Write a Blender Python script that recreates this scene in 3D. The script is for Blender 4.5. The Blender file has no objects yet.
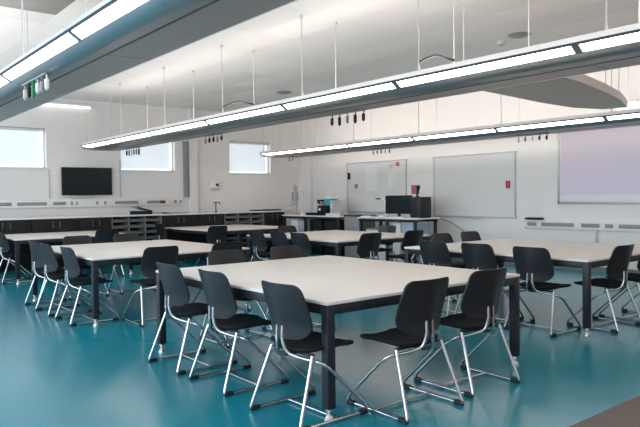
import bpy, bmesh, math, random
from mathutils import Vector, Matrix
random.seed(7)
PI = math.pi
S = bpy.context.scene
COL = S.collection
H = 1.40                      # camera height
CZ = 3.60                     # ceiling height
LX, RY = -14.30, 10.93   # left wall, right wall
K1, K2 = 1.0515, 1.0106       # spacing factors along the left wall
def za(z, k): return H + (z - H) * k
NX, NY = 4.0, -4.0            # walls behind the camera

# ------------------------------------------------------------------ materials
def mat(name, col, rough=.5, metal=0., spec=.5, coat=0., emis=None, estr=0., noise=0., nscale=30., bump=0., bscale=200., trans=0.):
    m = bpy.data.materials.new(name); m.use_nodes = True
    nt = m.node_tree; b = nt.nodes['Principled BSDF']
    b.inputs['Base Color'].default_value = (*col, 1)
    b.inputs['Roughness'].default_value = rough
    b.inputs['Metallic'].default_value = metal
    b.inputs['Specular IOR Level'].default_value = spec
    b.inputs['Coat Weight'].default_value = coat
    b.inputs['Transmission Weight'].default_value = trans
    if emis:
        b.inputs['Emission Color'].default_value = (*emis, 1)
        b.inputs['Emission Strength'].default_value = estr
    tc = nt.nodes.new('ShaderNodeTexCoord')
    if noise > 0:
        n = nt.nodes.new('ShaderNodeTexNoise'); n.inputs['Scale'].default_value = nscale; n.inputs['Detail'].default_value = 4
        nt.links.new(tc.outputs['Object'], n.inputs['Vector'])
        r = nt.nodes.new('ShaderNodeMix'); r.data_type = 'RGBA'
        r.inputs['A'].default_value = (*[c * (1 - noise) for c in col], 1)
        r.inputs['B'].default_value = (*[min(1, c * (1 + noise)) for c in col], 1)
        nt.links.new(n.outputs['Fac'], r.inputs['Factor'])
        nt.links.new(r.outputs['Result'], b.inputs['Base Color'])
    if bump > 0:
        n2 = nt.nodes.new('ShaderNodeTexNoise'); n2.inputs['Scale'].default_value = bscale
        nt.links.new(tc.outputs['Object'], n2.inputs['Vector'])
        bp = nt.nodes.new('ShaderNodeBump'); bp.inputs['Strength'].default_value = bump; bp.inputs['Distance'].default_value = .002
        nt.links.new(n2.outputs['Fac'], bp.inputs['Height']); nt.links.new(bp.outputs['Normal'], b.inputs['Normal'])
    return m

M = {}
M['wall'] = mat('wall_paint', (.78, .735, .70), .75, noise=.02, nscale=3, bump=.1, bscale=120)
M['trimwhite'] = mat('trim_white', (.72, .70, .67), .45, noise=.01)
M['skirting'] = mat('skirting_grey', (.16, .20, .21), .4)
M['top'] = mat('tabletop_laminate', (.80, .725, .66), .42, noise=.03, nscale=6)
M['steel_dark'] = mat('dark_powder_coat', (.017, .018, .023), .42, spec=.35, noise=.08, nscale=60, bump=.15, bscale=600)
M['plastic'] = mat('chair_plastic', (.017, .016, .018), .33, spec=.42, noise=.1, nscale=80, bump=.25, bscale=900)
M['fabric'] = mat('seat_black', (.014, .013, .014), .75, spec=.25, noise=.2, nscale=200, bump=.4, bscale=700)
M['chrome'] = mat('satin_chrome', (.62, .60, .60), .24, metal=1, noise=.03)
M['rubber'] = mat('black_rubber', (.012, .012, .013), .6)
M['alu'] = mat('fixture_aluminium', (.40, .385, .385), .30, metal=.8, noise=.02, nscale=8)
M['lip'] = mat('fixture_lip', (.88, .85, .82), .30, metal=.2)
M['wing'] = mat('fixture_wing', (.50, .40, .36), .40, metal=.2, noise=.06, nscale=12)
M['wingtrim'] = mat('fixture_trim', (.70, .68, .66), .35)
M['joint'] = mat('fixture_joint', (.02, .02, .02), .5)
M['diff'] = mat('lamp_diffuser', (.9, .9, .88), .4, emis=(1, .965, .91), estr=8)
M['dim'] = mat('batten_diffuser', (.85, .85, .83), .4, emis=(1, .97, .93), estr=1.3)
M['rod'] = mat('white_rod', (.55, .52, .50), .4)
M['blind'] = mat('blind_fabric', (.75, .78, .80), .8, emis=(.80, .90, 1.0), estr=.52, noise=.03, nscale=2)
M['pane'] = mat('bright_pane', (.8, .85, .9), .1, emis=(.88, .95, 1.0), estr=1.25)
M['tvglass'] = mat('tv_screen', (.006, .011, .013), .22, spec=.25, noise=.3, nscale=2)
M['black'] = mat('black_plastic', (.010, .009, .010), .45, spec=.3, noise=.1)
M['cab'] = mat('cabinet_black', (.013, .011, .011), .5, spec=.25, noise=.12, nscale=5)
M['grey'] = mat('grey_plastic', (.27, .26, .25), .5, noise=.04)
M['lgrey'] = mat('light_grey_plastic', (.52, .50, .49), .45, noise=.03)
M['white'] = mat('white_plastic', (.78, .76, .74), .4, noise=.02)
M['wb'] = mat('whiteboard_enamel', (.70, .675, .65), .25, spec=.35, noise=.02, nscale=2)
M['wbframe'] = mat('whiteboard_frame', (.48, .47, .46), .35, metal=.3)
M['red'] = mat('red_plastic', (.42, .02, .05), .4)
M['pink'] = mat('pink_paper', (.42, .12, .15), .7, noise=.25, nscale=30)
M['green'] = mat('green_plastic', (.02, .22, .07), .4)
M['teal'] = mat('teal_card', (.02, .30, .33), .5, noise=.05)
M['cream'] = mat('cream_plastic', (.62, .55, .45), .5)
M['paper'] = mat('paper', (.74, .72, .69), .8, noise=.04, nscale=20)
M['blue'] = mat('blue_plastic', (.36, .45, .55), .45, noise=.1)
M['bookred'] = mat('book_dark_red', (.16, .03, .03), .5)
M['carpet'] = mat('carpet_brown', (.19, .155, .138), .95, spec=.1, noise=.25, nscale=250, bump=.6, bscale=400)
M['bone'] = mat('bone_plastic', (.40, .38, .365), .5)
M['traygrey'] = mat('tray_grey', (.15, .145, .14), .5, noise=.05)
M['trunk'] = mat('trunking_white', (.77, .73, .70), .5)
M['warmgrey'] = mat('warm_grey_felt', (.62, .54, .51), .8, noise=.04)
M['clear'] = mat('clear_plastic', (.75, .76, .76), .2, trans=.55)

# teal vinyl floor with a polished coat
m = mat('floor_teal', (.001, .235, .305), .26, spec=.5, noise=.10, nscale=1.6, bump=.05, bscale=40)
M['floor'] = m
b = m.node_tree.nodes['Principled BSDF']
b.inputs['Coat Weight'].default_value = .35; b.inputs['Coat Roughness'].default_value = .16

# ceiling with faint tile joints
m = mat('ceiling_tiles', (.90, .86, .83), .85); M['ceil'] = m
nt = m.node_tree; b = nt.nodes['Principled BSDF']; tc = nt.nodes.new('ShaderNodeTexCoord')
br = nt.nodes.new('ShaderNodeTexBrick'); br.offset = 0; br.inputs['Scale'].default_value = 1
br.inputs['Brick Width'].default_value = 1.2; br.inputs['Row Height'].default_value = .6
br.inputs['Mortar Size'].default_value = .006
br.inputs['Color1'].default_value = (.78, .745, .715, 1); br.inputs['Color2'].default_value = (.89, .85, .82, 1)
br.inputs['Mortar'].default_value = (.78, .74, .71, 1)
nt.links.new(tc.outputs['Object'], br.inputs['Vector']); nt.links.new(br.outputs['Color'], b.inputs['Base Color'])

# the projected picture on the screen: pink fading to pale blue
m = mat('projection', (.5, .5, .5), .6); M['proj'] = m
nt = m.node_tree; b = nt.nodes['Principled BSDF']; tc = nt.nodes.new('ShaderNodeTexCoord')
sx = nt.nodes.new('ShaderNodeSeparateXYZ'); nt.links.new(tc.outputs['Object'], sx.inputs['Vector'])
mr = nt.nodes.new('ShaderNodeMapRange'); mr.inputs['From Min'].default_value = .1; mr.inputs['From Max'].default_value = 1.1
nt.links.new(sx.outputs['Z'], mr.inputs['Value'])
mx = nt.nodes.new('ShaderNodeMix'); mx.data_type = 'RGBA'
mx.inputs['A'].default_value = (.42, .41, .56, 1); mx.inputs['B'].default_value = (.49, .40, .45, 1)
nt.links.new(mr.outputs['Result'], mx.inputs['Factor']); nt.links.new(mx.outputs['Result'], b.inputs['Emission Color'])
b.inputs['Emission Strength'].default_value = .72; b.inputs['Base Color'].default_value = (.22, .21, .22, 1)

# ------------------------------------------------------------------ mesh helpers
def box(bm, x0, x1, y0, y1, z0, z1, bev=0.):
    t = bmesh.new()
    bmesh.ops.create_cube(t, size=1)
    bmesh.ops.scale(t, vec=(abs(x1 - x0), abs(y1 - y0), abs(z1 - z0)), verts=t.verts)
    bmesh.ops.translate(t, vec=((x0 + x1) / 2, (y0 + y1) / 2, (z0 + z1) / 2), verts=t.verts)
    if bev > 0:
        bmesh.ops.bevel(t, geom=t.edges[:], offset=min(bev, .49 * min(abs(x1-x0), abs(y1-y0), abs(z1-z0))), segments=2, affect='EDGES', profile=.5)
    merge(bm, t)

def merge(bm, t, mtx=None):
    if mtx is not None: bmesh.ops.transform(t, matrix=mtx, verts=t.verts)
    me = bpy.data.meshes.new('tmp'); t.to_mesh(me); t.free(); bm.from_mesh(me); bpy.data.meshes.remove(me)

def cyl(bm, p, q, r0, r1=None, n=14):
    p = Vector(p); q = Vector(q); r1 = r0 if r1 is None else r1
    t = bmesh.new(); L = (q - p).length
    bmesh.ops.create_cone(t, cap_ends=True, segments=n, radius1=r0, radius2=r1, depth=L)
    rot = Vector((0, 0, 1)).rotation_difference((q - p).normalized()).to_matrix().to_4x4()
    merge(bm, t, Matrix.Translation((p + q) / 2) @ rot)

def sphere(bm, c, r, sc=(1, 1, 1), n=14):
    t = bmesh.new(); bmesh.ops.create_uvsphere(t, u_segments=n, v_segments=max(6, n * 2 // 3), radius=r)
    merge(bm, t, Matrix.Translation(c) @ Matrix.Diagonal((*sc, 1)))

def smooth_path(pts, rad=.05, n=5):
    """round every inner corner of a polyline"""
    P = [Vector(p) for p in pts]; out = [P[0]]
    for a, b, c in zip(P, P[1:], P[2:]):
        d = min(rad, (a - b).length * .48, (c - b).length * .48)
        s = b + (a - b).normalized() * d; e = b + (c - b).normalized() * d
        for i in range(n + 1):
            t = i / n; out.append(s * (1 - t) ** 2 + b * 2 * t * (1 - t) + e * t * t)
    out.append(P[-1]); return out

def tube(bm, pts, r, n=10):
    P = [Vector(p) for p in pts]; rings = []
    prev = None
    for i, p in enumerate(P):
        t = (P[min(i + 1, len(P) - 1)] - P[max(i - 1, 0)]).normalized()
        if prev is None:
            u = t.orthogonal().normalized()
        else:
            u = (prev - t * prev.dot(t)).normalized()
        prev = u; v = t.cross(u)
        rings.append([bm.verts.new(p + (u * math.cos(2 * PI * k / n) + v * math.sin(2 * PI * k / n)) * r) for k in range(n)])
    for a, b in zip(rings, rings[1:]):
        for k in range(n): bm.faces.new((a[k], a[(k + 1) % n], b[(k + 1) % n], b[k]))
    bm.faces.new(rings[0][::-1]); bm.faces.new(rings[-1])

def prism(bm, poly, axis, a0, a1):
    """extrude a 2-D polygon along an axis. axis 'x': poly=(y,z), 'y': (x,z), 'z': (x,y)"""
    f = {'x': lambda p, a: (a, p[0], p[1]), 'y': lambda p, a: (p[0], a, p[1]), 'z': lambda p, a: (p[0], p[1], a)}[axis]
    A = [bm.verts.new(f(p, a0)) for p in poly]; B = [bm.verts.new(f(p, a1)) for p in poly]
    n = len(poly)
    for k in range(n): bm.faces.new((A[k], A[(k + 1) % n], B[(k + 1) % n], B[k]))
    bm.faces.new(A[::-1]); bm.faces.new(B)

def shell(bm, rows):
    """rows: list of (list of front points, list of back points) -> closed shell"""
    F = [[bm.verts.new(p) for p in r[0]] for r in rows]; B = [[bm.verts.new(p) for p in r[1]] for r in rows]
    R, C = len(F), len(F[0])
    for i in range(R - 1):
        for j in range(C - 1):
            bm.faces.new((F[i][j], F[i][j + 1], F[i + 1][j + 1], F[i + 1][j]))
            bm.faces.new((B[i][j], B[i + 1][j], B[i + 1][j + 1], B[i][j + 1]))
    for i in range(R - 1):
        bm.faces.new((F[i][0], F[i + 1][0], B[i + 1][0], B[i][0])); bm.faces.new((F[i][-1], B[i][-1], B[i + 1][-1], F[i + 1][-1]))
    for j in range(C - 1):
        bm.faces.new((F[0][j], B[0][j], B[0][j + 1], F[0][j + 1])); bm.faces.new((F[-1][j], F[-1][j + 1], B[-1][j + 1], B[-1][j]))

def obj(name, bm, m, parent=None, smooth=True, loc=None):
    bmesh.ops.recalc_face_normals(bm, faces=bm.faces[:])
    me = bpy.data.meshes.new(name); bm.to_mesh(me); bm.free()
    if smooth:
        for p in me.polygons: p.use_smooth = True
        try: me.set_sharp_from_angle(angle=math.radians(38))
        except Exception: pass
    me.materials.append(m)
    o = bpy.data.objects.new(name, me); COL.objects.link(o)
    if loc is not None: o.location = loc
    if parent is not None: o.parent = parent
    return o

def bxo(name, m, parent, *dims, bev=0., smooth=True):
    bm = bmesh.new(); box(bm, *dims, bev=bev); return obj(name, bm, m, parent, smooth)

def tag(o, label, cat, group=None):
    o['label'] = label; o['category'] = cat
    if group: o['group'] = group
    return o

def thing(name, label, cat, loc=(0, 0, 0), rz=0., group=None):
    o = bpy.data.objects.new(name, None); COL.objects.link(o); o.empty_display_size = .1
    o.location = loc; o.rotation_euler = (0, 0, rz); tag(o, label, cat, group); return o

def dup(root, loc, rz, label, group=None):
    r = root.copy(); COL.objects.link(r); r.location = loc; r.rotation_euler = (0, 0, rz); r['label'] = label
    if group: r['group'] = group
    for ch in list(root.children):
        c = ch.copy(); COL.objects.link(c); c.parent = r
        for g in list(ch.children):
            d = g.copy(); COL.objects.link(d); d.parent = c
    return r

def struct(name, bm, m, parent=None, smooth=False):
    o = obj(name, bm, m, parent, smooth)
    if parent is None: o['kind'] = 'structure'
    return o

def sbox(name, m, *dims):
    bm = bmesh.new(); box(bm, *dims); return struct(name, bm, m)

# ------------------------------------------------------------------ camera
f_px = 640.33; yaw, pit, rol = [math.radians(a) for a in (51.01, -1.4837, -.7325)]
fw = Vector((-math.sin(yaw) * math.cos(pit), math.cos(yaw) * math.cos(pit), math.sin(pit)))
rt = Vector((math.cos(yaw), math.sin(yaw), 0)); up = rt.cross(fw)
r2 = rt * math.cos(rol) + up * math.sin(rol); u2 = -rt * math.sin(rol) + up * math.cos(rol)
cd = bpy.data.cameras.new('camera'); cam = bpy.data.objects.new('camera', cd); COL.objects.link(cam)
cam.matrix_world = Matrix(((r2.x, u2.x, -fw.x, 0), (r2.y, u2.y, -fw.y, 0), (r2.z, u2.z, -fw.z, H), (0, 0, 0, 1)))
cd.sensor_width = 36; cd.lens = 36 * f_px / 640; cd.clip_start = .05; cd.clip_end = 100
S.camera = cam

# ------------------------------------------------------------------ the room
CX = -2.03     # the brown carpet begins here
sbox('floor', M['floor'], LX - .2, CX, NY - .2, RY + .2, -.1, 0)
o = sbox('floor_carpet', M['carpet'], CX, NX + .2, NY - .2, RY + .2, -.1, .002)
sbox('ceiling', M['ceil'], LX - .2, NX + .2, NY - .2, RY + .2, CZ, CZ + .1)
sbox('wall_right', M['wall'], LX - .2, NX + .2, RY, RY + .2, 0, CZ)

def wall_with_holes(name, m, axis, a0, a1, thick0, thick1, holes):
    """solid wall along an axis with rectangular openings (a_lo, a_hi, z_lo, z_hi)"""
    bm = bmesh.new()
    def bx(lo, hi, z0, z1):
        if hi - lo < 1e-4 or z1 - z0 < 1e-4: return
        if axis == 'y': box(bm, thick0, thick1, lo, hi, z0, z1)
        else: box(bm, lo, hi, thick0, thick1, z0, z1)
    cur = a0
    for lo, hi, z0, z1 in sorted(holes):
        bx(cur, lo, 0, CZ); bx(lo, hi, 0, z0); bx(lo, hi, z1, CZ); cur = hi
    bx(cur, a1, 0, CZ)
    return struct(name, bm, m)

W = [(1.25, 4.09, 2.08, 2.93), (5.72, 7.07, 2.06, 2.87), (8.60, 9.88, 2.03, 2.87)]   # windows in the left wall
WX = [(-2.4, .3, 2.08, 2.93)]
wall_with_holes('wall_left', M['wall'], 'y', NY - .2, RY, LX - .35, LX, WX + W)
sbox('wall_near', M['wall'], NX, NX + .2, NY, RY, 0, CZ)
FW = [(-13.2, -9.8, .9, 3.3), (-9.2, -5.8, .9, 3.3), (-5.2, -1.8, .9, 3.3), (-1.2, 2.2, .9, 3.3)]
wall_with_holes('wall_front', M['wall'], 'x', LX - .2, NX + .2, NY - .2, NY, FW)

nwin = [0]
def window_left(X, y0, y1, z0, z1):
    nwin[0] += 1
    bm = bmesh.new()
    t = .035
    for a in ((y0, y0 + t, z0, z1), (y1 - t, y1, z0, z1), (y0, y1, z0, z0 + t), (y0, y1, z1 - t, z1)):
        box(bm, X - .16, X - .10, *a)
    w = struct('window_%d' % nwin[0], bm, M['trimwhite'])
    bxo('window_pane', M['pane'], w, X - .15, X - .14, y0 + t, y1 - t, z0 + t, z1 - t)
    bxo('roller_blind', M['blind'], w, X - .085, X - .075, y0 + .03, y1 - .11, z0 + .055, z1 - .05)
    bxo('blind_roll', M['trimwhite'], w, X - .10, X - .04, y0 + .02, y1 - .02, z1 - .06, z1 - .005, bev=.012)
    bxo('window_sill', M['trimwhite'], w, X - .10, X + .025, y0 - .02, y1 + .02, z0 - .022, z0 + .004, bev=.004)
for a in W + WX: window_left(LX, *a)
for (x0, x1, z0, z1) in FW:       # big windows behind the camera, open to the daylight
    nwin[0] += 1
    bm = bmesh.new(); t = .05
    for a in ((x0, x0 + t, z0, z1), (x1 - t, x1, z0, z1), ((x0 + x1) / 2 - t / 2, (x0 + x1) / 2 + t / 2, z0, z1)):
        box(bm, a[0], a[1], NY - .12, NY - .06, a[2], a[3])
    for a in ((z0, z0 + t), (z1 - t, z1)): box(bm, x0, x1, NY - .12, NY - .06, *a)
    struct('window_%d' % nwin[0], bm, M['trimwhite'])
    L = bpy.data.lights.new('daylight', 'AREA'); L.shape = 'RECTANGLE'; L.size = x1 - x0; L.size_y = z1 - z0
    L.energy = 205; L.color = (.68, .83, 1.0)
    lo = bpy.data.objects.new('daylight', L); COL.objects.link(lo); lo.location = ((x0 + x1) / 2, NY - .18, (z0 + z1) / 2)
    lo.rotation_euler = (PI / 2, 0, 0)     # faces +Y, into the room

# skirting
bm = bmesh.new(); box(bm, LX, NX, RY - .02, RY, 0, .10, bev=.004); struct('baseboard_right', bm, M['skirting'])
# pilaster and boxed riser
bm = bmesh.new(); box(bm, LX, LX + .12, 7.42, 7.62, 0, CZ, bev=.006); struct('trim_1', bm, M['trimwhite'])
bm = bmesh.new(); box(bm, LX, LX + .52, RY - .12, RY, 0, CZ, bev=.006); struct('trim_2', bm, M['wall'])
bm = bmesh.new(); box(bm, LX, LX + .07, 7.28, 7.39, 1.46, 2.79, bev=.01); box(bm, LX, LX + .085, 7.27, 7.40, 1.44, 1.47, bev=.004)
box(bm, LX, LX + .085, 7.27, 7.40, 2.77, 2.80, bev=.004)
tag(obj('wall_duct', bm, M['grey']), 'dark grey vertical duct on left wall beside white pilaster', 'duct')
def conduit(y, z0, z1, label):
    bm = bmesh.new(); box(bm, LX, LX + .018, y - .012, y + .012, z0, z1, bev=.003)
    for k in range(2): zz = z0 + (z1 - z0) * (.25 + .5 * k); box(bm, LX, LX + .022, y - .018, y + .018, zz - .012, zz + .012, bev=.003)
    tag(obj('conduit', bm, M['lgrey']), label, 'conduit', 'thin conduits on the left wall')
conduit(4.13, 1.44, 2.07, 'thin grey vertical conduit below right edge of the leftmost window')
conduit(5.69, 1.44, 2.30, 'thin grey vertical conduit right of the television')

# ------------------------------------------------------------------ tables
TL, TW, TH = 2.46, 2.05, .75
def make_table(label, x1, y0, TL=2.46):
    cx, cy = x1 - TL / 2, y0 + TW / 2
    t = thing('square_table', label, 'table', (cx, cy, 0), 0, 'white classroom tables')
    hx, hy = TL / 2, TW / 2
    bxo('tabletop', M['top'], t, -hx, hx, -hy, hy, TH - .022, TH, bev=.004)
    bm = bmesh.new(); z0, z1 = TH - .085, TH - .022; w = .045
    box(bm, -hx + .004, hx - .004, -hy + .004, -hy + w, z0, z1, bev=.004); box(bm, -hx + .004, hx - .004, hy - w, hy - .004, z0, z1, bev=.004)
    box(bm, -hx + .004, -hx + w, -hy + w, hy - w, z0, z1, bev=.004); box(bm, hx - w, hx - .004, -hy + w, hy - w, z0, z1, bev=.004)
    box(bm, -.03, .03, -hy + w, hy - w, z0, z1)
    obj('apron', bm, M['steel_dark'], t)
    for sx in (-1, 1):
        for sy in (-1, 1):
            x, y = sx * (hx - .034), sy * (hy - .034)
            l = bxo('leg', M['steel_dark'], t, x - .031, x + .031, y - .031, y + .031, .075, TH - .022, bev=.004)
            bm = bmesh.new(); cyl(bm, (x, y, .03), (x, y, .09), .013); cyl(bm, (x, y, 0), (x, y, .014), .034, .032, 18)
            cyl(bm, (x, y, .014), (x, y, .034), .030, .018, 18); cyl(bm, (x, y, .06), (x, y, .078), .024, .024, 6)
            obj('levelling_foot', bm, M['chrome'], l)
    return t
make_table('large white square table nearest the camera, with black frame', -3.03, 2.50)

TABLES = {
 'left': ('white square table in the left middle of the room, behind the row of blue-lit chairs', -7.06, 2.48, 2.46),
 'farleft': ('white square table at the far left edge, in front of the black cabinets', -11.58, 2.78, 1.97),
 'back': ('narrow-looking white table farthest back, before the counter with grey trays', -11.31, 6.37, 2.20),
 'centre': ('white square table in the back centre, before the monitor bench', -7.08, 6.06, 2.46),
 'right': ('white square table at the right, below the projection screen', -3.20, 5.95, 2.46),
}
for a in TABLES.values(): make_table(*a)

# ------------------------------------------------------------------ chairs (sitter faces local +Y)
CG = 'black sled-base chairs around the tables'
def make_chair(label, loc, rz):
    t = thing('sled_chair', label, 'chair', loc, rz, CG)
    # backrest: bent plastic shell
    rows = []; R, C = 18, 15; zb, zt = .518, .868
    for i in range(R):
        v = i / (R - 1); v = .5 - .5 * math.cos(PI * v); z = zb + (zt - zb) * v
        Wd = .203 + .016 * math.sin(PI * min(1, v * .9 + .12))
        dT, dB = zt - z, z - zb
        rT, rB = .05, .095
        w = Wd
        if dT < rT: w = Wd - rT + math.sqrt(max(0, rT * rT - (rT - dT) ** 2))
        if dB < rB: w = Wd - rB + math.sqrt(max(0, rB * rB - (rB - dB) ** 2))
        F, B = [], []
        for j in range(C):
            u = -1 + 2 * j / (C - 1); x = u * w
            y = -.205 + (.068 - .025 * v) * (x / .2) ** 2 - .06 * max(0, v - .25) + .008 * math.cos(v * PI)
            th = .013 + .026 * math.exp(-(x / .06) ** 2) * (1 - v) ** .9
            F.append((x, y + .004, z)); B.append((x, y - th + .004, z))
        rows.append((F, B))
    bm = bmesh.new(); shell(bm, rows); obj('backrest', bm, M['plastic'], t)
    # seat pad
    rows = []; R, C = 17, 17; y0, y1 = -.165, .265
    for i in range(R):
        v = .5 - .5 * math.cos(PI * i / (R - 1)); y = y0 + (y1 - y0) * v
        d0, d1 = y - y0, y1 - y; w = .205 + .015 * v
        if d0 < .09: w = w - .09 + math.sqrt(max(0, .0081 - (.09 - d0) ** 2))
        if d1 < .10: w = w - .10 + math.sqrt(max(0, .01 - (.10 - d1) ** 2))
        F, B = [], []
        for j in range(C):
            u = -1 + 2 * j / (C - 1); u = math.sin(u * PI / 2); x = u * w
            e = max(0, 1 - abs(u)) ** .5 * min(1, max(0, min(d0, d1) / .07)) ** .6
            zc = .448 + .012 * (v - .5) + .018 * u * u - .035 * max(0, v - .72) ** 1.2 * 3
            F.append((x, y, zc + .004 + .016 * e)); B.append((x, y, zc - .008 - .032 * e))
        rows.append((F, B))
    bm = bmesh.new(); shell(bm, rows); obj('seat', bm, M['fabric'], t)
    r = .0115
    for s in (-1, 1):
        bm = bmesh.new()
        pts = [(s * .026, -.216, .60), (s * .028, -.222, .50), (s * .045, -.20, .425), (s * .13, -.14, .395), (s * .235, -.095, .385),
               (s * .262, -.04, .345), (s * .268, .262, .055), (s * .268, .272, .0125 + r * .2), (s * .268, -.272, .0125 + r * .2), (s * .262, -.262, .05), (s * .215, -.13, .425)]
        tube(bm, smooth_path(pts, .055, 6), r, 10)
        obj('side_frame', bm, M['chrome'], t)
    bm = bmesh.new(); tube(bm, [(-.268, .03, .0155), (.268, .03, .0155)], .009, 10); obj('crossbar', bm, M['chrome'], t)
    bm = bmesh.new(); box(bm, -.20, .20, -.13, -.10, .415, .432, bev=.004); box(bm, -.035, .035, -.20, -.10, .405, .425, bev=.004); obj('seat_bracket', bm, M['steel_dark'], t)
    for s in (-1, 1):
        for q in (-1, 1):
            y = q * .238
            bm = bmesh.new(); box(bm, s * .268 - .017, s * .268 + .017, y - .036, y + .036, 0, .031, bev=.008); obj('foot_cap', bm, M['rubber'], t)
    return t

A_, L_, R_, D_ = 0., PI / 2, -PI / 2, PI      # facing +Y, -X, +X, -Y
chairs = [
 # nearest table
 (-3.28, 2.535, 0.01, 'black chair at the left side of the nearest table, closest to its front corner leg'),
 (-4.18, 2.56, -.02, 'black chair at the nearest table\'s left side, middle of the three'),
 (-4.91, 2.555, .0, 'black chair at the nearest table\'s left side, farthest from the front corner'),
 (-2.965, 3.115, L_, 'black chair at the nearest table\'s right side, closer to the front corner leg'),
 (-3.02, 3.84, L_ - .02, 'black chair at the nearest table\'s right side, by its right corner leg'),
 (-5.43, 3.33, R_, 'chair behind the nearest table, back top showing as the left grey-brown strip'),
 (-5.40, 4.06, R_, 'chair behind the nearest table, back top showing as the right grey-brown strip'),
 # left table
 (-7.52, 2.56, .0, 'blue-lit black chair at the left table, nearest its front corner leg'),
 (-8.30, 2.55, .0, 'blue-lit black chair at the left table, middle of its three-chair row'),
 (-8.88, 2.57, .0, 'blue-lit black chair at the left table, leftmost in its overlapping pair'),
 (-6.93, 3.14, L_, 'black chair at the left table\'s right side, seat toward the near corner leg'),
 (-6.98, 4.03, L_, 'black chair at the left table\'s right side, at its far right corner'),
 (-9.44, 3.17, R_, 'chair behind the left table, its back top just left of a black chair back'),
 (-9.44, 3.92, R_, 'chair behind the left table, its back top below the counter\'s left trays'),
 # centre back table
 (-7.66, 5.99, .0, 'blue-lit black chair at the back centre table, rightmost of its row of three'),
 (-8.235, 6.01, .0, 'blue-lit black chair at the back centre table, middle of its row of three'),
 (-8.81, 5.98, .0, 'blue-lit black chair at the back centre table, leftmost of its row of three'),
 (-6.98, 6.44, L_, 'black chair at the back centre table\'s right side, nearer the camera'),
 (-6.98, 7.36, L_, 'black chair at the back centre table\'s right side, farther from the camera'),
 (-9.46, 7.02, R_, 'chair behind the back centre table at left, front of its back showing grey-brown'),
 (-8.22, 8.02, D_, 'chair behind the back centre table, facing the camera below the black monitor'),
 # right table
 (-3.70, 5.94, .0, 'black chair at the right table, rightmost of its row, whole seat and legs visible'),
 (-4.40, 5.98, .0, 'black chair at the right table, middle of its row of three'),
 (-5.02, 5.97, .0, 'black chair at the right table, leftmost of its row of three'),
 (-3.36, 6.58, L_, 'black chair at the right table, right of its corner leg, facing left'),
 (-3.36, 7.26, L_, 'black chair at the right edge of the photo, behind the chair facing left'),
 (-5.66, 6.92, R_, 'chair behind the right table, small dark back top at its left corner'),
 (-5.66, 7.55, R_, 'chair behind the right table, dark back top below the large whiteboard'),
 # far tables
 (-13.10, 6.28, .0, 'dark chair at the far back table\'s left, beside the tray counter'),
 (-11.05, 6.24, L_, 'dark chair at the near right corner of the far back table'),
 (-11.57, 4.27, L_, 'black chair at the far left table\'s right side, back turned to the camera'),
 (-11.98, 2.86, .0, 'dark chair at the far left edge of the photo, under the far left table'),
]
c0 = None
for x, y, rz, lab in chairs:
    if c0 is None: c0 = make_chair(lab, (x, y, 0), rz)
    else: dup(c0, (x, y, 0), rz, lab)

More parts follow.
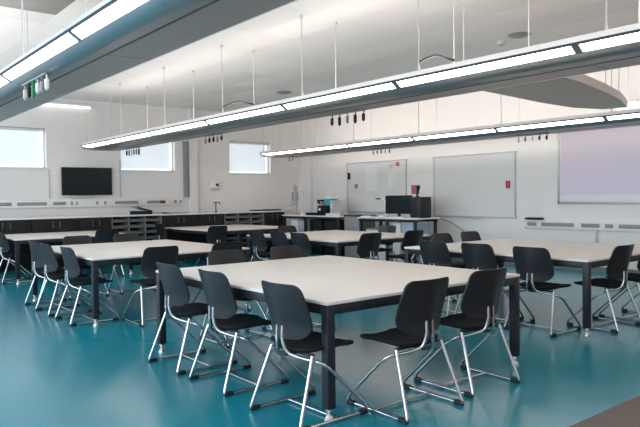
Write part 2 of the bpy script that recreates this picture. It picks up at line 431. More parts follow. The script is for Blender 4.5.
# ------------------------------------------------------------------ suspended light fixtures
FS = 1.048
def fixture(label, y0, xend, divs, rods, taper=1.0):
    """profile (offset from lip, height over camera). light strip on the -Y side, grey wing on the +Y side"""
    y0 *= FS; divs = [d * FS for d in divs]; rods = [r_ * FS for r_ in rods]
    t = thing('suspended_light', label, 'light fixture', (xend, y0, H), 0, 'long suspended light fixtures')
    X1 = NX - .05 - xend       # local length
    def sweep(name, poly, m, a0, a1, tap=True, smooth=True):
        bm = bmesh.new(); n = len(poly); xs = [a0]
        if tap and a0 < taper:
            xs = [a0 + (taper - a0) * k / 10 for k in range(11)]
        xs.append(a1); rings = []
        for x in xs:
            k = 1.
            if tap and x < taper:
                q = 1 - x / taper; k = max(.06, math.sqrt(max(0, 1 - q ** 2.2)))
            rings.append([bm.verts.new((x, FS * (p[0] * k if p[0] > 0 else p[0]), FS * (p[1] + (1 - k) * (1.075 - p[1]) * .8))) for p in poly])
        for a, b_ in zip(rings, rings[1:]):
            for i in range(n): bm.faces.new((a[i], a[(i + 1) % n], b_[(i + 1) % n], b_[i]))
        bm.faces.new(rings[0][::-1]); bm.faces.new(rings[-1])
        return obj(name, bm, m, t, smooth)
    sweep('housing', [(.01, 1.112), (.068, 1.061), (.082, 1.036), (.125, 1.006), (.17, .992), (.228, .986), (.228, 1.03), (.18, 1.13), (.06, 1.165), (.02, 1.14)], M['alu'], 0, X1)
    sweep('lip', [(-.014, 1.122), (-.010, 1.145), (.010, 1.168), (.034, 1.176), (.05, 1.17), (.006, 1.122)], M['lip'], 0, X1, tap=False)
    sweep('shadow_gap', [(-.010, 1.100), (-.010, 1.1215), (.008, 1.1215), (.008, 1.108)], M['joint'], 0, X1, tap=False)  # shade of the gap under the lip, put in as a black strip
    sweep('joint_strip', [(.2285, .9815), (.2395, .9815), (.2395, 1.03), (.2285, 1.03)], M['joint'], 0, X1)
    # wing panels with seams
    seams = [taper] + [d - xend for d in divs if d - xend > taper + .4] + [X1]
    prev = 0.
    for sx in seams[1:] if len(seams) > 1 else [X1]:
        sweep('wing_panel', [(.240, .984), (.30, .986), (.555, .989), (.555, 1.022), (.240, 1.03)], M['wing'], prev, sx - .012, tap=prev == 0)
        prev = sx
    sweep('wing_edge', [(.555, .986), (.574, .992), (.574, 1.024), (.555, 1.024)], M['wingtrim'], 0, X1)
    # diffusers
    ds = [0.03] + [d - xend for d in divs] + [X1 - .05]
    for a, b_ in zip(ds, ds[1:]):
        a += .035; b_ -= .035
        if b_ - a < .1: continue
        bm = bmesh.new(); prism(bm, [(FS * p, FS * q) for p, q in ((-.004, 1.100), (.060, 1.056), (.070, 1.066), (.004, 1.112))], 'x', a, b_); obj('lamp_diffuser', bm, M['diff'], t)
    for d in divs:
        bm = bmesh.new(); prism(bm, [(FS * p, FS * q) for p, q in ((-.006, 1.098), (.064, 1.050), (.074, 1.062), (.004, 1.114))], 'x', d - xend - .033, d - xend + .033); obj('divider', bm, M['alu'], t)
    for x in rods:
        for o_, z_ in ((.036, 1.225), (.575, 1.07)):
            bm = bmesh.new(); top = CZ - H - .001
            cyl(bm, (x - xend, o_, z_), (x - xend, o_, top), .0065, n=8); cyl(bm, (x - xend, o_, top - .035), (x - xend, o_, top), .022, .026, 12)
            cyl(bm, (x - xend, o_, z_ - .005), (x - xend, o_, z_ + .05), .011, n=8)
            obj('suspension_rod', bm, M['rod'], t)
    # added fill lamps above the fixture, tilted to spread light over the ceiling
    for k in (-1, 1):
        L = bpy.data.lights.new('ceiling_fill', 'AREA'); L.shape = 'RECTANGLE'; L.size = X1 - 1.5; L.size_y = .22; L.energy = UP * (.25 if k * y0 > 8 else 1); L.color = (1, .95, .89)
        lo = bpy.data.objects.new('ceiling_fill', L); COL.objects.link(lo); lo.parent = t; lo.location = ((X1 + 1.0) / 2, .32 + k * .12, 1.26); lo.rotation_euler = (PI + k * math.radians(71), 0, 0)
    return t
UP = 80
D2 = [-11.86 + 1.868 * k for k in range(9)]
D1 = [-13.45 + 1.83 * k for k in range(10)]
D3 = [-12.11 + 1.873 * k for k in range(9)]
fixture('long suspended light with blue sheen, nearest, crossing the top left corner', 1.40, -14.1, [d for d in D1 if d > -13.4], [-12.9, -11.0, -9.2, -7.40, -5.58, -3.77, -1.96, -.15, 1.66, 3.3])
F2 = fixture('long suspended light crossing the middle, right end at the photo\'s upper right edge', 4.50, -13.95, D2, [-13.1 + 1.8 * k for k in range(9)])
fixture('long suspended light farthest away, below and behind the middle one', 9.05, -14.20, D3, [-13.45, -11.9, -10.06, -8.23, -6.40, -4.53, -2.7, -.9, 1.0, 2.8])
# thin cable bracket spanning the rods of the middle light
for xb in (-4.1 * FS, -7.7 * FS):
    bm = bmesh.new(); tube(bm, smooth_path([(xb + 13.95, .036, 1.31), (xb + 13.95, .14, 1.36), (xb + 13.95, .30, 1.42), (xb + 13.95, .44, 1.405), (xb + 13.95, .575, 1.395)], .1), .011, 8)
    obj('cable_bracket', bm, M['steel_dark'], F2)

# plug clusters hanging below the fixtures
def plug_cluster(label, x0, y, zt, n, span, cols, ln=.085):
    lift = .0195 if y < 2 else 0
    x0 *= FS; y *= FS; zt = H + FS * (.9835 + lift)
    t = thing('plug_cluster', label, 'outlet cluster', (x0, y, zt), 0, 'plug clusters below the light fixtures')
    bm = bmesh.new(); box(bm, -.03, span + .03, -.02, .02, -.012, 0, bev=.003); obj('mounting_bar', bm, M['grey'], t)
    for i in range(n):
        x = span * i / max(1, n - 1); m = M[cols[i % len(cols)]]; k = .8 + .4 * random.random()
        bm = bmesh.new(); tube(bm, smooth_path([(x, 0, -.01), (x + .012, 0, -.03), (x - .01, .012, -.05)], .02), .007, 8)
        box(bm, x - .020, x + .010, -.012, .020, -.05 - ln * k, -.045, bev=.006)
        box(bm, x - .012, x + .003, -.006, .012, -.062 - ln * k, -.05 - ln * k, bev=.002)
        obj('plug', bm, m, t)
plug_cluster('cluster of plugs with a green one, hanging under the nearest light', -5.92, 1.527, 2.385, 6, .66, ['cream', 'black', 'green', 'white', 'grey', 'white'], .085)
plug_cluster('cluster of dark plugs hanging under the middle light, above the small whiteboard', -5.90, 4.98, 2.388, 5, .58, ['black', 'black', 'grey', 'black', 'black'], .09)
plug_cluster('cluster of grey plugs hanging under the middle light, above the second window', -12.0, 4.92, 2.388, 6, .60, ['black', 'grey', 'white', 'grey', 'grey', 'black'], .10)
plug_cluster('cluster of small dark plugs hanging under the middle light, above the wall control box', -9.0, 4.98, 2.388, 5, .52, ['grey', 'black', 'black'], .06)
plug_cluster('cluster of pale and dark plugs hanging under the farthest light, left of the screen', -6.25, 9.35, 2.385, 5, .55, ['white', 'grey', 'white', 'black', 'black'], .06)
plug_cluster('cluster of tiny plugs under the farthest light, above the small whiteboard\'s right corner', -9.75, 9.35, 2.385, 5, .5, ['cream', 'grey', 'grey'], .05)
plug_cluster('pair of tiny dark plugs near the left tip of the farthest light', -12.65, 9.30, 2.385, 2, .14, ['grey', 'grey'], .05)

# curved grey acoustic raft behind the middle light
t = thing('acoustic_raft', 'curved grey pointed ceiling raft behind the middle light, above the screen', 'ceiling panel', (-4.19, 7.23, 2.66))
bm = bmesh.new()
P = [(-4.55, 5.35), (-4.65, 6.58), (-4.76, 7.65), (-4.78, 8.5), (-4.62, 9.0), (-4.32, 9.12), (-4.02, 8.3), (-3.82, 7.52), (-3.63, 6.58), (-3.5, 5.35)]
prism(bm, [(p[0] + 4.19, p[1] - 7.23) for p in P], 'z', -.05, .05); obj('panel', bm, M['warmgrey'], t)
bm = bmesh.new(); Lf = [(-4.55, 5.35), (-4.65, 6.58), (-4.76, 7.65), (-4.78, 8.5), (-4.62, 9.0)]
for a, b_ in zip(Lf, Lf[1:]):
    v = [bm.verts.new((a[0] + 4.19 + d, a[1] - 7.23, z)) for d, z in ((-.002, -.051), (-.07, .0), (-.002, .051))] + [bm.verts.new((b_[0] + 4.19 + d, b_[1] - 7.23, z)) for d, z in ((-.002, -.051), (-.07, .0), (-.002, .051))]
    bm.faces.new((v[0], v[1], v[4], v[3])); bm.faces.new((v[1], v[2], v[5], v[4])); bm.faces.new((v[2], v[0], v[3], v[5])); bm.faces.new(v[:3]); bm.faces.new(v[3:])
obj('edge_trim', bm, M['trimwhite'], t)
for px, py in ((-.30, 1.6), (-.16, 1.7), (-.25, -1.6), (.55, -1.6)):
    bm = bmesh.new(); cyl(bm, (px, py, .05), (px, py, CZ - 2.661), .006, n=8); cyl(bm, (px, py, CZ - 2.70), (px, py, CZ - 2.661), .025, n=12); obj('suspension_rod', bm, M['rod'], t)

# ceiling things
def disc(name, label, cat, x, y, r, d, m):
    t = thing(name, label, cat, (x, y, CZ - .001))
    bm = bmesh.new(); cyl(bm, (0, 0, -d), (0, 0, 0), r * .85, r, 24); obj('body', bm, m, t)
    bm = bmesh.new(); cyl(bm, (0, 0, -d - .02), (0, 0, -d), r * .35, r * .5, 18); obj('sensor', bm, M['grey'], t)
disc('smoke_detector', 'small smoke detector on the ceiling, left of a flat round vent', 'smoke detector', -5.53, 7.86, .07, .05, M['lgrey'])
disc('ceiling_vent', 'flat round grey vent on the ceiling, right of the smoke detector', 'vent', -5.16, 7.75, .16, .018, M['grey'])
disc('ceiling_vent', 'flat round vent on the ceiling far back, behind the middle light', 'vent', -10.9, 7.90, .17, .018, M['grey'])
t = thing('ceiling_duct', 'dark grey ceiling box cut by the top left edge', 'air duct', (-6.8, 1.68, CZ - .001))
bxo('casing', M['grey'], t, -.62, .5, -.8, .58, -.14, 0, bev=.01)
bxo('underside_panel', M['grey'], t, -.57, .45, -.75, .53, -.15, -.139, bev=.004)
t = thing('batten_light', 'slim bright batten light high on the left wall, above the television', 'light fixture', (LX + .052, 4.3, 3.50))
bxo('casing', M['white'], t, -.05, .05, -.45, .75, -.045, 0, bev=.005)
bxo('tube_diffuser', M['dim'], t, -.04, .04, -.43, .73, -.085, -.045, bev=.012)

# ------------------------------------------------------------------ left wall: television, trunking, counter
t = thing('television', 'black flat-screen television on the left wall between two windows', 'television', (LX, 4.925, 1.81))
bxo('casing', M['black'], t, .03, .08, -.55, .55, -.305, .305, bev=.008)
bxo('screen', M['tvglass'], t, .080, .083, -.53, .53, -.28, .287)
bxo('wall_bracket', M['steel_dark'], t, 0.001, .03, -.2, .2, -.15, .15)
bxo('wall_box', M['lgrey'], t, 0.001, .045, -.35, .17, -.37, -.312, bev=.005)

def trunking(label, pts, axis, fixed, a0, a1, zc):
    t = thing('cable_trunking', label, 'trunking', (fixed, (a0 + a1) / 2, zc) if axis == 'y' else ((a0 + a1) / 2, fixed, zc), 0, 'white wall trunking with sockets')
    mid = (a0 + a1) / 2
    if axis == 'y': bxo('channel', M['trunk'], t, .001, .055, a0 - mid, a1 - mid, -.085, .085, bev=.006)
    else: bxo('channel', M['trunk'], t, a0 - mid, a1 - mid, -.055, -.001, -.085, .085, bev=.006)
    for (p, q, m) in pts:
        p -= mid; q -= mid
        if axis == 'y': bxo('socket_plate', M[m], t, .055, .063, p, q, -.034, .034, bev=.003)
        else: bxo('socket_plate', M[m], t, p, q, -.063, -.055, -.034, .034, bev=.003)
    return t
trunking('white socket trunking along the left wall below the television', [(2.681, 3.365, 'grey'), (3.470, 4.059, 'grey'), (4.185, 4.458, 'grey'), (4.553, 4.606, 'grey'), (4.669, 4.711, 'grey'), (5.110, 5.163, 'grey'), (5.289, 5.342, 'grey'), (5.541, 6.099, 'grey'), (6.309, 6.624, 'grey'), (6.635, 6.772, 'bookred'), (7.003, 7.066, 'grey'), (7.150, 7.203, 'grey')], 'y', LX, 2.3, 7.25, 1.33)

# counter: worktop + base cabinets + tray units
CF = -13.66; CT = 1.055
bm = bmesh.new(); box(bm, LX + .13, CF, 1.0, 9.86, CT - .035, CT, bev=.004)
tag(obj('counter_worktop', bm, M['white']), 'long white worktop running along the left wall', 'worktop')
def cabinet(y0, y1, label):
    t = thing('base_cabinet', label, 'cabinet', (CF, (y0 + y1) / 2, 0), 0, 'black base cabinets under the left counter')
    w = (y1 - y0) / 2 - .003
    bxo('body', M['cab'], t, -.50, -.03, -w, w, .08, CT - .038)
    bxo('plinth', M['black'], t, -.48, -.08, -w, w, 0, .08)
    for s in (-1, 1):
        a, b_ = sorted((s * .004, s * (w - .004)))
        d = bxo('door', M['cab'], t, -.03, -.010, a, b_, .085, CT - .045, bev=.003)
        bm = bmesh.new(); y = s * .07; tube(bm, smooth_path([(-.012, y, .96), (.014, y, .96), (.014, y, .84), (-.012, y, .84)], .015), .006, 8); obj('handle', bm, M['traygrey'], d)
def tray_unit(y0, y1, cols, label):
    t = thing('tray_cabinet', label, 'cabinet', (CF, (y0 + y1) / 2, 0), 0, 'open tray units under the left counter')
    w = (y1 - y0) / 2 - .003; bm = bmesh.new()
    box(bm, -.50, -.485, -w, w, .03, CT - .038); box(bm, -.50, -.02, -w, w, .0, .05); box(bm, -.50, -.02, -w, w, CT - .055, CT - .038)
    obj('back_panel', bm, M['cab'], t)
    bm = bmesh.new()
    for k in range(cols + 1): y = -w + (2 * w - .018) * k / cols; box(bm, -.485, -.015, y, y + .018, .05, CT - .055)
    obj('divider', bm, M['grey'], t)
    cw = (2 * w - .018) / cols
    for k in range(cols):
        for r in range(7):
            z = .10 + r * .132; y = -w + .018 + k * cw + .008; y2 = y + cw - .034; bm = bmesh.new()
            box(bm, -.47, -.022, y, y2, z, z + .006); box(bm, -.47, -.464, y, y2, z, z + .07); box(bm, -.030, -.022, y, y2, z, z + .058)
            box(bm, -.47, -.022, y, y + .006, z, z + .07); box(bm, -.47, -.022, y2 - .006, y2, z, z + .07); box(bm, -.024, -.004, y, y2, z + .055, z + .068, bev=.004)
            obj('tray', bm, M['traygrey'], t)
cabs = [(1.693, 2.645, 'black base cabinet leftmost in the photo, behind the far left table'), (2.645, 3.597, 'black base cabinet below the left window\'s edge, behind the far left table'),
        (3.597, 4.549, 'black base cabinet below the television\'s left half'), (4.549, 5.237, 'black base cabinet just left of the left tray unit')]
for a in cabs: cabinet(*a)
tray_unit(5.237, 6.401, 3, 'open unit of grey trays under the counter, below the leaning book')
cabinet(6.401, 7.353, 'black base cabinet right of the left tray unit')
cabinet(7.353, 8.041, 'black base cabinet below the wall control box')
tray_unit(8.062, 9.226, 3, 'open unit of grey trays under the counter, near its right end')
cabinet(9.226, 9.871, 'black base cabinet at the right end of the counter')

def book(name, label, loc, rz, tilt, dims, cover, group=None):
    t = thing(name, label, 'book', loc, rz, group); w, d, h = dims
    t.rotation_euler = (tilt, 0, rz)
    bm = bmesh.new(); box(bm, -w/2, w/2, -d/2, d/2, 0, .004); box(bm, -w/2, w/2, -d/2, d/2, h - .004, h); box(bm, w/2 - .004, w/2, -d/2, d/2, 0, h); obj('cover', bm, M[cover], t)
    bxo('pages', M['paper'], t, -w/2 + .008, w/2 - .004, -d/2 + .006, d/2 - .006, .004, h - .004)
book('folder', 'thin dark red open folder on the white counter, left of the tray pile', (-13.86, 6.47, CT + .001), .3, 0, (.30, .22, .03), 'bookred')
book('book', 'black book lying on the white counter above the left tray unit', (-13.95, 6.0, CT + .001), -.2, 0, (.30, .50, .075), 'black')
t = thing('magazine', 'dark magazine leaning over the black book on the counter', 'magazine', (-13.9, 5.98, CT + .082)); t.rotation_euler = (-.25, .0, .1)
bxo('sheets', M['paper'], t, -.12, .12, -.14, .22, .036, .044); bxo('cover', M['black'], t, -.122, .122, -.142, .222, .0441, .062)
bxo('stapled_spine', M['black'], t, .120, .124, -.142, .222, .034, .062)
bm = bmesh.new(); box(bm, -14.0, -13.77, 6.66, 7.12, CT + .001, CT + .018, bev=.006); tag(obj('flat_case', bm, M['grey']), 'flat dark case lying on the counter right of the folder', 'case')
# tap
t = thing('gooseneck_tap', 'dark tall T-shaped gas tap standing on the counter below the wall control box', 'tap', (-13.9, 7.95, CT + .001))
bm = bmesh.new(); cyl(bm, (0, 0, 0), (0, 0, .03), .03, .025); cyl(bm, (0, 0, .03), (0, 0, .24), .012); obj('column', bm, M['steel_dark'], t)
bm = bmesh.new(); tube(bm, smooth_path([(0, -.07, .235), (0, .10, .245), (0, .12, .19)], .03), .012, 8); obj('spout', bm, M['steel_dark'], t)
t = thing('control_box', 'white wall control box with a dark dial, on the recessed wall', 'control box', (LX + .001, 8.13, 1.72))
bxo('casing', M['white'], t, 0, .07, -.14, .14, -.12, .12, bev=.012)
bm = bmesh.new(); cyl(bm, (.07, .05, .02), (.088, .05, .02), .035, n=18); obj('dial', bm, M['black'], t)
bxo('cover_flap', M['lgrey'], t, .07, .076, -.12, .12, -.105, -.055, bev=.003)
t = thing('laptop', 'closed black laptop on the counter above the right tray unit', 'laptop', (-14.0, 9.25, CT + .001), .2)
bxo('base', M['black'], t, -.13, .13, -.18, .18, 0, .018, bev=.004); bxo('lid', M['black'], t, -.13, .13, -.18, .18, .019, .030, bev=.004)
bm = bmesh.new(); box(bm, -14.15, -13.75, 9.46, 9.83, CT + .001, CT + .03, bev=.006); box(bm, -14.13, -13.77, 9.48, 9.81, CT + .03, CT + .036)
tag(obj('dark_tray', bm, M['black']), 'low black tray at the right end of the white counter', 'tray')

# ------------------------------------------------------------------ right wall: boards, screen, trunking
def whiteboard(label, x0, x1, z0, z1):
    t = thing('whiteboard', label, 'whiteboard', ((x0 + x1) / 2, RY - .001, z0), 0, 'whiteboards on the right wall')
    w = (x1 - x0) / 2; h = z1 - z0
    bxo('board', M['wb'], t, -w + .02, w - .02, -.018, 0, .02, h - .02)
    bm = bmesh.new()
    for a in ((-w, w, 0, .028), (-w, w, h - .028, h), (-w, -w + .028, 0, h), (w - .028, w, 0, h)): box(bm, a[0], a[1], -.028, 0, a[2], a[3], bev=.004)
    obj('frame', bm, M['wbframe'], t)
    for sx in (-1, 1):
        for z in (.0, h - .04): bxo('corner_cap', M['lgrey'], t, sx * w - .022, sx * w + .022, -.032, -.001, z, z + .04, bev=.006)
    bxo('pen_tray', M['wbframe'], t, -w * .25, w * .25, -.08, -.02, -.012, .004, bev=.004)
    return t
whiteboard('smaller whiteboard behind the black monitor, with paper notes and magnets', -12.35, -10.28, 1.00, 2.255)
whiteboard('large whiteboard left of the projection screen, with one red magnet', -9.46, -7.36, .935, 2.255)
def magnet(label, x, z, w, h, m, cat='magnet'):
    bm = bmesh.new(); box(bm, x - w/2, x + w/2, RY - .046, RY - .0195, z - h/2, z + h/2, bev=.006); tag(obj('board_magnet', bm, M[m]), label, cat)
magnet('dark red magnet near the right edge of the large whiteboard', -7.53, 1.60, .09, .15, 'red')
magnet('tall black magnet at the upper left edge of the smaller whiteboard', -12.27, 1.92, .09, .17, 'black')
magnet('small dark grey magnet lower on the smaller whiteboard, by its left edge', -12.0, 1.66, .10, .10, 'grey')
magnet('red round-looking magnet at the top right of the smaller whiteboard', -10.55, 2.15, .09, .09, 'pink')
magnet('pale pink magnet left of the red one, top of the smaller whiteboard', -10.78, 2.13, .10, .07, 'cream')
for x, z, w, h, lab in ((-10.75, 1.78, .26, .36, 'pale paper sheet pinned at the right of the smaller whiteboard'), (-11.45, 1.80, .42, .55, 'large pale paper sheet in the middle of the smaller whiteboard')):
    bm = bmesh.new(); box(bm, x - w/2, x + w/2, RY - .022, RY - .0192, z - h/2, z + h/2); tag(obj('paper_sheet', bm, M['paper']), lab, 'paper')
bm = bmesh.new(); box(bm, -10.14, -9.90, RY - .008, RY - .001, 1.44, 1.64); tag(obj('notice', bm, M['pink']), 'pink and red notice on the wall above the black computer case', 'notice')

t = thing('projection_screen', 'wide projection screen showing a pink and lilac picture, at the right', 'screen', (-4.65, RY - .001, 1.215))
SW = 1.80; SHt = 1.42
bm = bmesh.new()
for a in ((-SW, SW, 0, .05), (-SW, SW, SHt - .03, SHt), (-SW, -SW + .035, 0, SHt), (SW - .035, SW, 0, SHt)): box(bm, a[0], a[1], -.045, 0, a[2], a[3], bev=.004)
obj('frame', bm, M['wbframe'], t)
bxo('white_border', M['wb'], t, -SW + .035, SW - .035, -.028, 0, .05, SHt - .03)
bxo('picture', M['proj'], t, -SW + .06, SW - .07, -.031, -.028, .16, SHt - .05)
def glyph_A(bm, x, z, h):
    w = h * .42
    for s in (-1, 1): prism(bm, [(x + s * w, z), (x + s * (w - .2 * h), z), (x - s * .02 * h, z + h), (x + s * .14 * h, z + h)], 'y', -.034, -.031)
    prism(bm, [(x - w * .5, z + h * .25), (x + w * .5, z + h * .25), (x + w * .42, z + h * .4), (x - w * .42, z + h * .4)], 'y', -.034, -.031)
bm = bmesh.new(); glyph_A(bm, -.06, 1.02, .17)
m = mat('projected_letter', (.8, .8, .8), .5, emis=(1, .97, 1), estr=.8); obj('letter', bm, m, t, False)
t = thing('projector', 'short-throw projector on a white wall arm above the screen', 'projector', (-4.75, RY - .001, 2.86))
bm = bmesh.new(); box(bm, -.07, .07, -.03, 0, -.14, .14, bev=.006); box(bm, -.035, .035, -.62, -.03, -.03, .03, bev=.006); obj('wall_arm', bm, M['white'], t)
bxo('body', M['white'], t, -.19, .19, -.86, -.50, -.16, -.035, bev=.02)
bm = bmesh.new(); cyl(bm, (.06, -.62, -.035), (.06, -.62, -.005), .05, n=18); obj('lens', bm, M['black'], t)

trunking('white socket trunking along the right wall below the projection screen', [(-7.08, -6.88, 'grey'), (-6.78, -6.12, 'grey'), (-5.98, -5.64, 'grey'), (-5.54, -5.40, 'grey'), (-5.30, -4.75, 'grey'), (-4.6, -4.0, 'grey')], 'x', RY, -7.16, -1.2, .83)
bm = bmesh.new(); box(bm, -7.10, -6.75, RY - .12, RY - .002, .917, .95, bev=.008); box(bm, -7.07, -6.78, RY - .105, RY - .015, .95, .956)
tag(obj('remote_holder', bm, M['black']), 'small black holder on the wall trunking left of the screen', 'holder')
bm = bmesh.new(); tube(bm, smooth_path([(-5.70, RY - .03, .75), (-5.71, RY - .045, .6), (-5.76, RY - .03, .42)], .08), .010, 8); tube(bm, smooth_path([(-5.70, RY - .035, .60), (-5.67, RY - .04, .50), (-5.74, RY - .03, .43)], .05), .006, 8)
tag(obj('dangling_lead', bm, M['lgrey']), 'short grey cord dangling from the right wall trunking', 'cord')
bm = bmesh.new(); tube(bm, smooth_path([(-9.22, RY - .03, .88), (-8.95, RY - .05, .82), (-8.65, RY - .05, .66), (-8.42, RY - .03, .48)], .2), .010, 8); tube(bm, [(-9.24, RY - .03, .915), (-9.22, RY - .03, .88)], .014, 8)
tag(obj('slack_cable', bm, M['grey']), 'grey cable running diagonally down the wall below the large whiteboard', 'cable')

# ------------------------------------------------------------------ bench along the right wall
def bench(label, x0, x1, y0, y1, z, legs):
    t = thing('side_bench', label, 'bench', ((x0 + x1) / 2, (y0 + y1) / 2, 0), 0, 'side benches along the right wall')
    w, d = (x1 - x0) / 2, (y1 - y0) / 2
    bxo('worktop', M['white'], t, -w, w, -d, d, z - .03, z, bev=.004)
    bm = bmesh.new(); box(bm, -w + .02, w - .02, -d + .02, -d + .06, z - .085, z - .031, bev=.003); box(bm, -w + .02, w - .02, d - .06, d - .02, z - .085, z - .031, bev=.003); obj('rail', bm, M['steel_dark'], t)
    for lx in legs:
        for y in (-d + .04, d - .04): bxo('leg', M['steel_dark'], t, lx - (x0 + x1) / 2 - .028, lx - (x0 + x1) / 2 + .028, y - .028, y + .028, 0, z - .031, bev=.004)
BZ = .95
bench('white bench by the corner carrying the skeleton model', -13.50, -11.20, 9.65, 10.35, BZ, (-13.42, -12.55, -11.28))
bench('white bench with black legs carrying the monitor and computer', -10.60, -8.82, 9.65, 10.35, BZ - .01, (-10.52, -9.70, -8.90))
# small anatomical model
t = thing('skeleton_model', 'pale small skeleton model standing on the bench in the corner', 'anatomical model', (-13.28, 9.93, BZ + .001))
bm = bmesh.new(); cyl(bm, (0, 0, 0), (0, 0, .025), .13, .12, 20); cyl(bm, (0, .05, .02), (0, .05, .62), .008); obj('stand', bm, M['bone'], t)
bm = bmesh.new(); sphere(bm, (0, 0, .715), .062, (.85, 1.05, 1.05)); sphere(bm, (0, -.03, .665), .038, (.9, .8, .9)); obj('skull', bm, M['bone'], t)
bm = bmesh.new(); cyl(bm, (0, .02, .30), (0, .02, .66), .013)
for k in range(7):
    z = .57 - k * .028; w = .085 + .02 * math.sin(k / 6 * PI)
    tube(bm, [(w * math.cos(a), .062 * math.sin(a), z - .02 * abs(math.cos(a))) for a in [2 * PI * i / 16 for i in range(17)]], .006, 6)
obj('rib_cage', bm, M['bone'], t)
bm = bmesh.new(); sphere(bm, (-.045, 0, .30), .055, (1, .7, .8)); sphere(bm, (.045, 0, .30), .055, (1, .7, .8)); obj('pelvis', bm, M['bone'], t)
for s in (-1, 1):
    bm = bmesh.new(); tube(bm, smooth_path([(s * .02, .0, .60), (s * .13, 0, .58), (s * .145, 0, .42), (s * .13, -.04, .25)], .03), .012, 8); sphere(bm, (s * .13, -.045, .23), .02, (1, .7, 1.4)); obj('arm', bm, M['bone'], t)
    bm = bmesh.new(); tube(bm, [(s * .06, 0, .29), (s * .06, -.01, .16), (s * .055, 0, .035)], .014, 8); obj('leg', bm, M['bone'], t)
t = thing('glass_cylinder', 'tall clear plastic tube on the bench right of the skeleton model', 'tube', (-12.98, 9.93, BZ + .001))
bm = bmesh.new(); cyl(bm, (0, 0, .02), (0, 0, .62), .035, n=18); obj('tube', bm, M['clear'], t); bm = bmesh.new(); cyl(bm, (0, 0, 0), (0, 0, .02), .07, .06, 18); obj('base', bm, M['white'], t)
# binders
def binder(label, x, w, h, m, y=10.050, z=None, cat='binder'):
    t = thing('binder', label, cat, (x, y, (BZ + .001) if z is None else z), 0, 'upright binders on the corner bench')
    bm = bmesh.new(); box(bm, -w/2, w/2, -.14, -.132, 0, h, bev=.003); box(bm, -w/2, -w/2 + .004, -.14, .13, 0, h); box(bm, w/2 - .004, w/2, -.14, .13, 0, h); obj('cover', bm, M[m], t)
    bxo('pages', M['paper'], t, -w/2 + .006, w/2 - .006, -.12, .12, .004, h - .02)
    bxo('spine_label', M['paper'], t, -w * .3, w * .3, -.1425, -.140, h * .5, h * .75)
binder('black binder left of the teal box on the corner bench', -12.30, .10, .38, 'black')
binder('grey binder between the black binder and the teal box', -12.19, .09, .34, 'grey')
t = thing('teal_box', 'teal and white box standing among binders on the corner bench', 'box', (-12.01, 10.070, BZ + .001))
bxo('box_body', M['teal'], t, -.115, .115, -.12, .12, 0, .40, bev=.004); bxo('box_lid', M['white'], t, -.12, .12, -.125, .125, .40, .47, bev=.004)
binder('black binder in front of the teal box', -11.96, .12, .24, 'black', 9.810)
binder('pale grey binder right of the teal box', -11.80, .10, .36, 'lgrey')
bm = bmesh.new()
for k in range(7): box(bm, -11.75 + .02 * math.sin(k * 2), -11.25 + .02 * math.cos(k * 3), 9.690, 9.910, BZ + .001 + k * .008, BZ + .008 + k * .008)
tag(obj('paper_stack', bm, M['paper']), 'loose white paper stack on the bench right of the binders', 'paper stack')
t = thing('black_case', 'low black case at the bench edge left of the paper stack', 'case', (-12.28, 9.780, BZ + .001))
bxo('case_body', M['black'], t, -.25, .20, -.10, -.0, 0, .055, bev=.008); bxo('case_lid', M['black'], t, -.252, .202, -.102, .002, .056, .07, bev=.006)
# pink booklet, lamp, monitor, computer
t = thing('open_booklet', 'white and red open booklet lying on the monitor bench', 'booklet', (-10.42, 9.870, BZ - .009))
bm = bmesh.new(); prism(bm, [(-.2, .004), (-.1, .03), (0, .008), (.1, .03), (.2, .004), (.2, 0), (-.2, 0)], 'y', -.13, .13); obj('pages', bm, M['paper'], t)
bxo('red_panel', M['pink'], t, .03, .16, -.10, .10, .026, .032)
t = thing('document_camera', 'white jointed document camera with dark head left of the monitor', 'document camera', (-10.17, 10.100, BZ - .009))
bxo('base', M['white'], t, -.10, .10, -.10, .08, 0, .03, bev=.008)
bm = bmesh.new(); tube(bm, smooth_path([(.03, 0, .03), (.03, 0, .22), (-.02, 0, .38), (-.16, 0, .40)], .05), .016, 10); obj('arm', bm, M['white'], t)
bxo('head', M['black'], t, -.28, -.12, -.03, .03, .385, .415, bev=.01)
t = thing('monitor', 'black computer monitor on the bench before the smaller whiteboard', 'monitor', (-9.62, 9.970, BZ - .009), .12)
bm = bmesh.new(); box(bm, -.14, .14, -.09, .09, 0, .015, bev=.005); box(bm, -.03, .03, .0, .03, .015, .16, bev=.004); obj('stand', bm, M['black'], t)
bxo('casing', M['black'], t, -.35, .35, -.025, .02, .075, .47, bev=.006); bxo('screen', M['tvglass'], t, -.335, .335, -.028, -.025, .09, .455)
t = thing('computer_case', 'black boxy computer case on the bench right of the monitor', 'computer', (-9.05, 10.030, BZ - .009))
bxo('casing', M['black'], t, -.16, .15, -.16, .16, .008, .43, bev=.01); bxo('front_panel', M['steel_dark'], t, -.145, .135, -.166, -.16, .03, .41, bev=.004)
bxo('side_panel', M['steel_dark'], t, .150, .154, -.14, .14, .04, .39, bev=.002)
for sx in (-1, 1): bxo('foot', M['rubber'], t, sx * .11 - .02, sx * .11 + .02, -.14, .14, 0, .010)
t = thing('webcam', 'black webcam on a short stalk on top of the computer case', 'webcam', (-9.14, 10.030, BZ + .422))
bm = bmesh.new(); cyl(bm, (0, 0, 0), (0, 0, .015), .05, .045, 16); tube(bm, smooth_path([(0, 0, .01), (-.01, 0, .10), (.04, 0, .17)], .03), .022, 8); obj('stalk', bm, M['black'], t)
bm = bmesh.new(); sphere(bm, (.03, -.01, .20), .05, (1, .8, 1)); obj('head', bm, M['black'], t)
t = thing('keyboard', 'white keyboard on the bench before the monitor', 'keyboard', (-9.45, 9.760, BZ - .009))
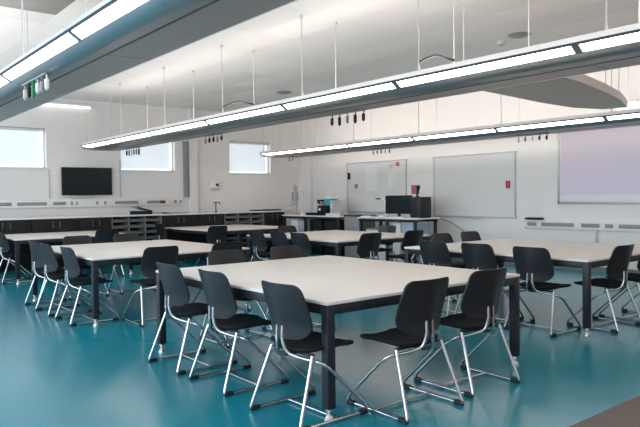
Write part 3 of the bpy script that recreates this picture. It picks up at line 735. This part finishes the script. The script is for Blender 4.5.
bxo('casing', M['white'], t, -.22, .22, -.07, .07, 0, .018, bev=.005)
bm = bmesh.new()
for i in range(13):
    for j in range(4): box(bm, -.2 + i * .031, -.175 + i * .031, -.055 + j * .028, -.033 + j * .028, .018, .024)
obj('keys', bm, M['lgrey'], t)
# under the bench
def tub(name, label, cat, x0, x1, y0, y1, h, m, lidm=None, z=0.):
    t = thing(name, label, cat, ((x0 + x1) / 2, (y0 + y1) / 2, z)); w, d = (x1 - x0) / 2, (y1 - y0) / 2
    bxo('body', M[m], t, -w, w, -d, d, 0, h, bev=.01)
    bxo('lid', M[lidm or m], t, -w - .008, w + .008, -d - .008, d + .008, h + .001, h + .03, bev=.008)
    bxo('handle', M['grey'], t, -.06, .06, -d - .02, -d - .001, h * .7, h * .7 + .02, bev=.004)
tub('black_crate', 'black crate under the corner bench, left of the second', 'crate', -12.45, -12.0, 9.750, 10.250, .82, 'black')
tub('black_crate', 'black crate under the corner bench, right of the first, below the binders', 'crate', -11.90, -11.4, 9.750, 10.250, .82, 'black')
tub('white_bin', 'white bin under the corner bench below the skeleton model', 'bin', -13.25, -12.95, 9.750, 10.150, .80, 'white')
tub('pale_drum', 'second pale bin under the corner bench, beside a bench leg', 'bin', -12.88, -12.62, 9.750, 10.150, .78, 'lgrey')
tub('grey_pedestal', 'grey drawer pedestal between the two benches', 'pedestal', -11.16, -10.64, 9.750, 10.250, .945, 'grey', 'steel_dark')
tub('white_box', 'white storage box under the monitor, between two bench legs', 'box', -9.62, -9.40, 9.770, 10.250, .80, 'white')
tub('white_box', 'low white storage box under the open booklet', 'box', -10.44, -9.80, 9.770, 10.250, .66, 'white', 'grey')
tub('blue_tub', 'pale blue tub under the computer case', 'tub', -9.36, -9.0, 9.770, 10.250, .82, 'blue', 'white')

# ------------------------------------------------------------------ world and view
w = bpy.data.worlds.new('world'); S.world = w; w.use_nodes = True
bg = w.node_tree.nodes['Background']; bg.inputs['Color'].default_value = (.75, .87, 1, 1); bg.inputs['Strength'].default_value = 1.0
S.view_settings.view_transform = 'Standard'; S.view_settings.look = 'None'
S.view_settings.exposure = -.1; S.view_settings.gamma = 1.0; S.view_settings.use_curve_mapping = False
S.cycles.max_bounces = 10; S.cycles.diffuse_bounces = 6; S.cycles.glossy_bounces = 4
S.cycles.use_denoising = True
S.cycles.sample_clamp_indirect = 6
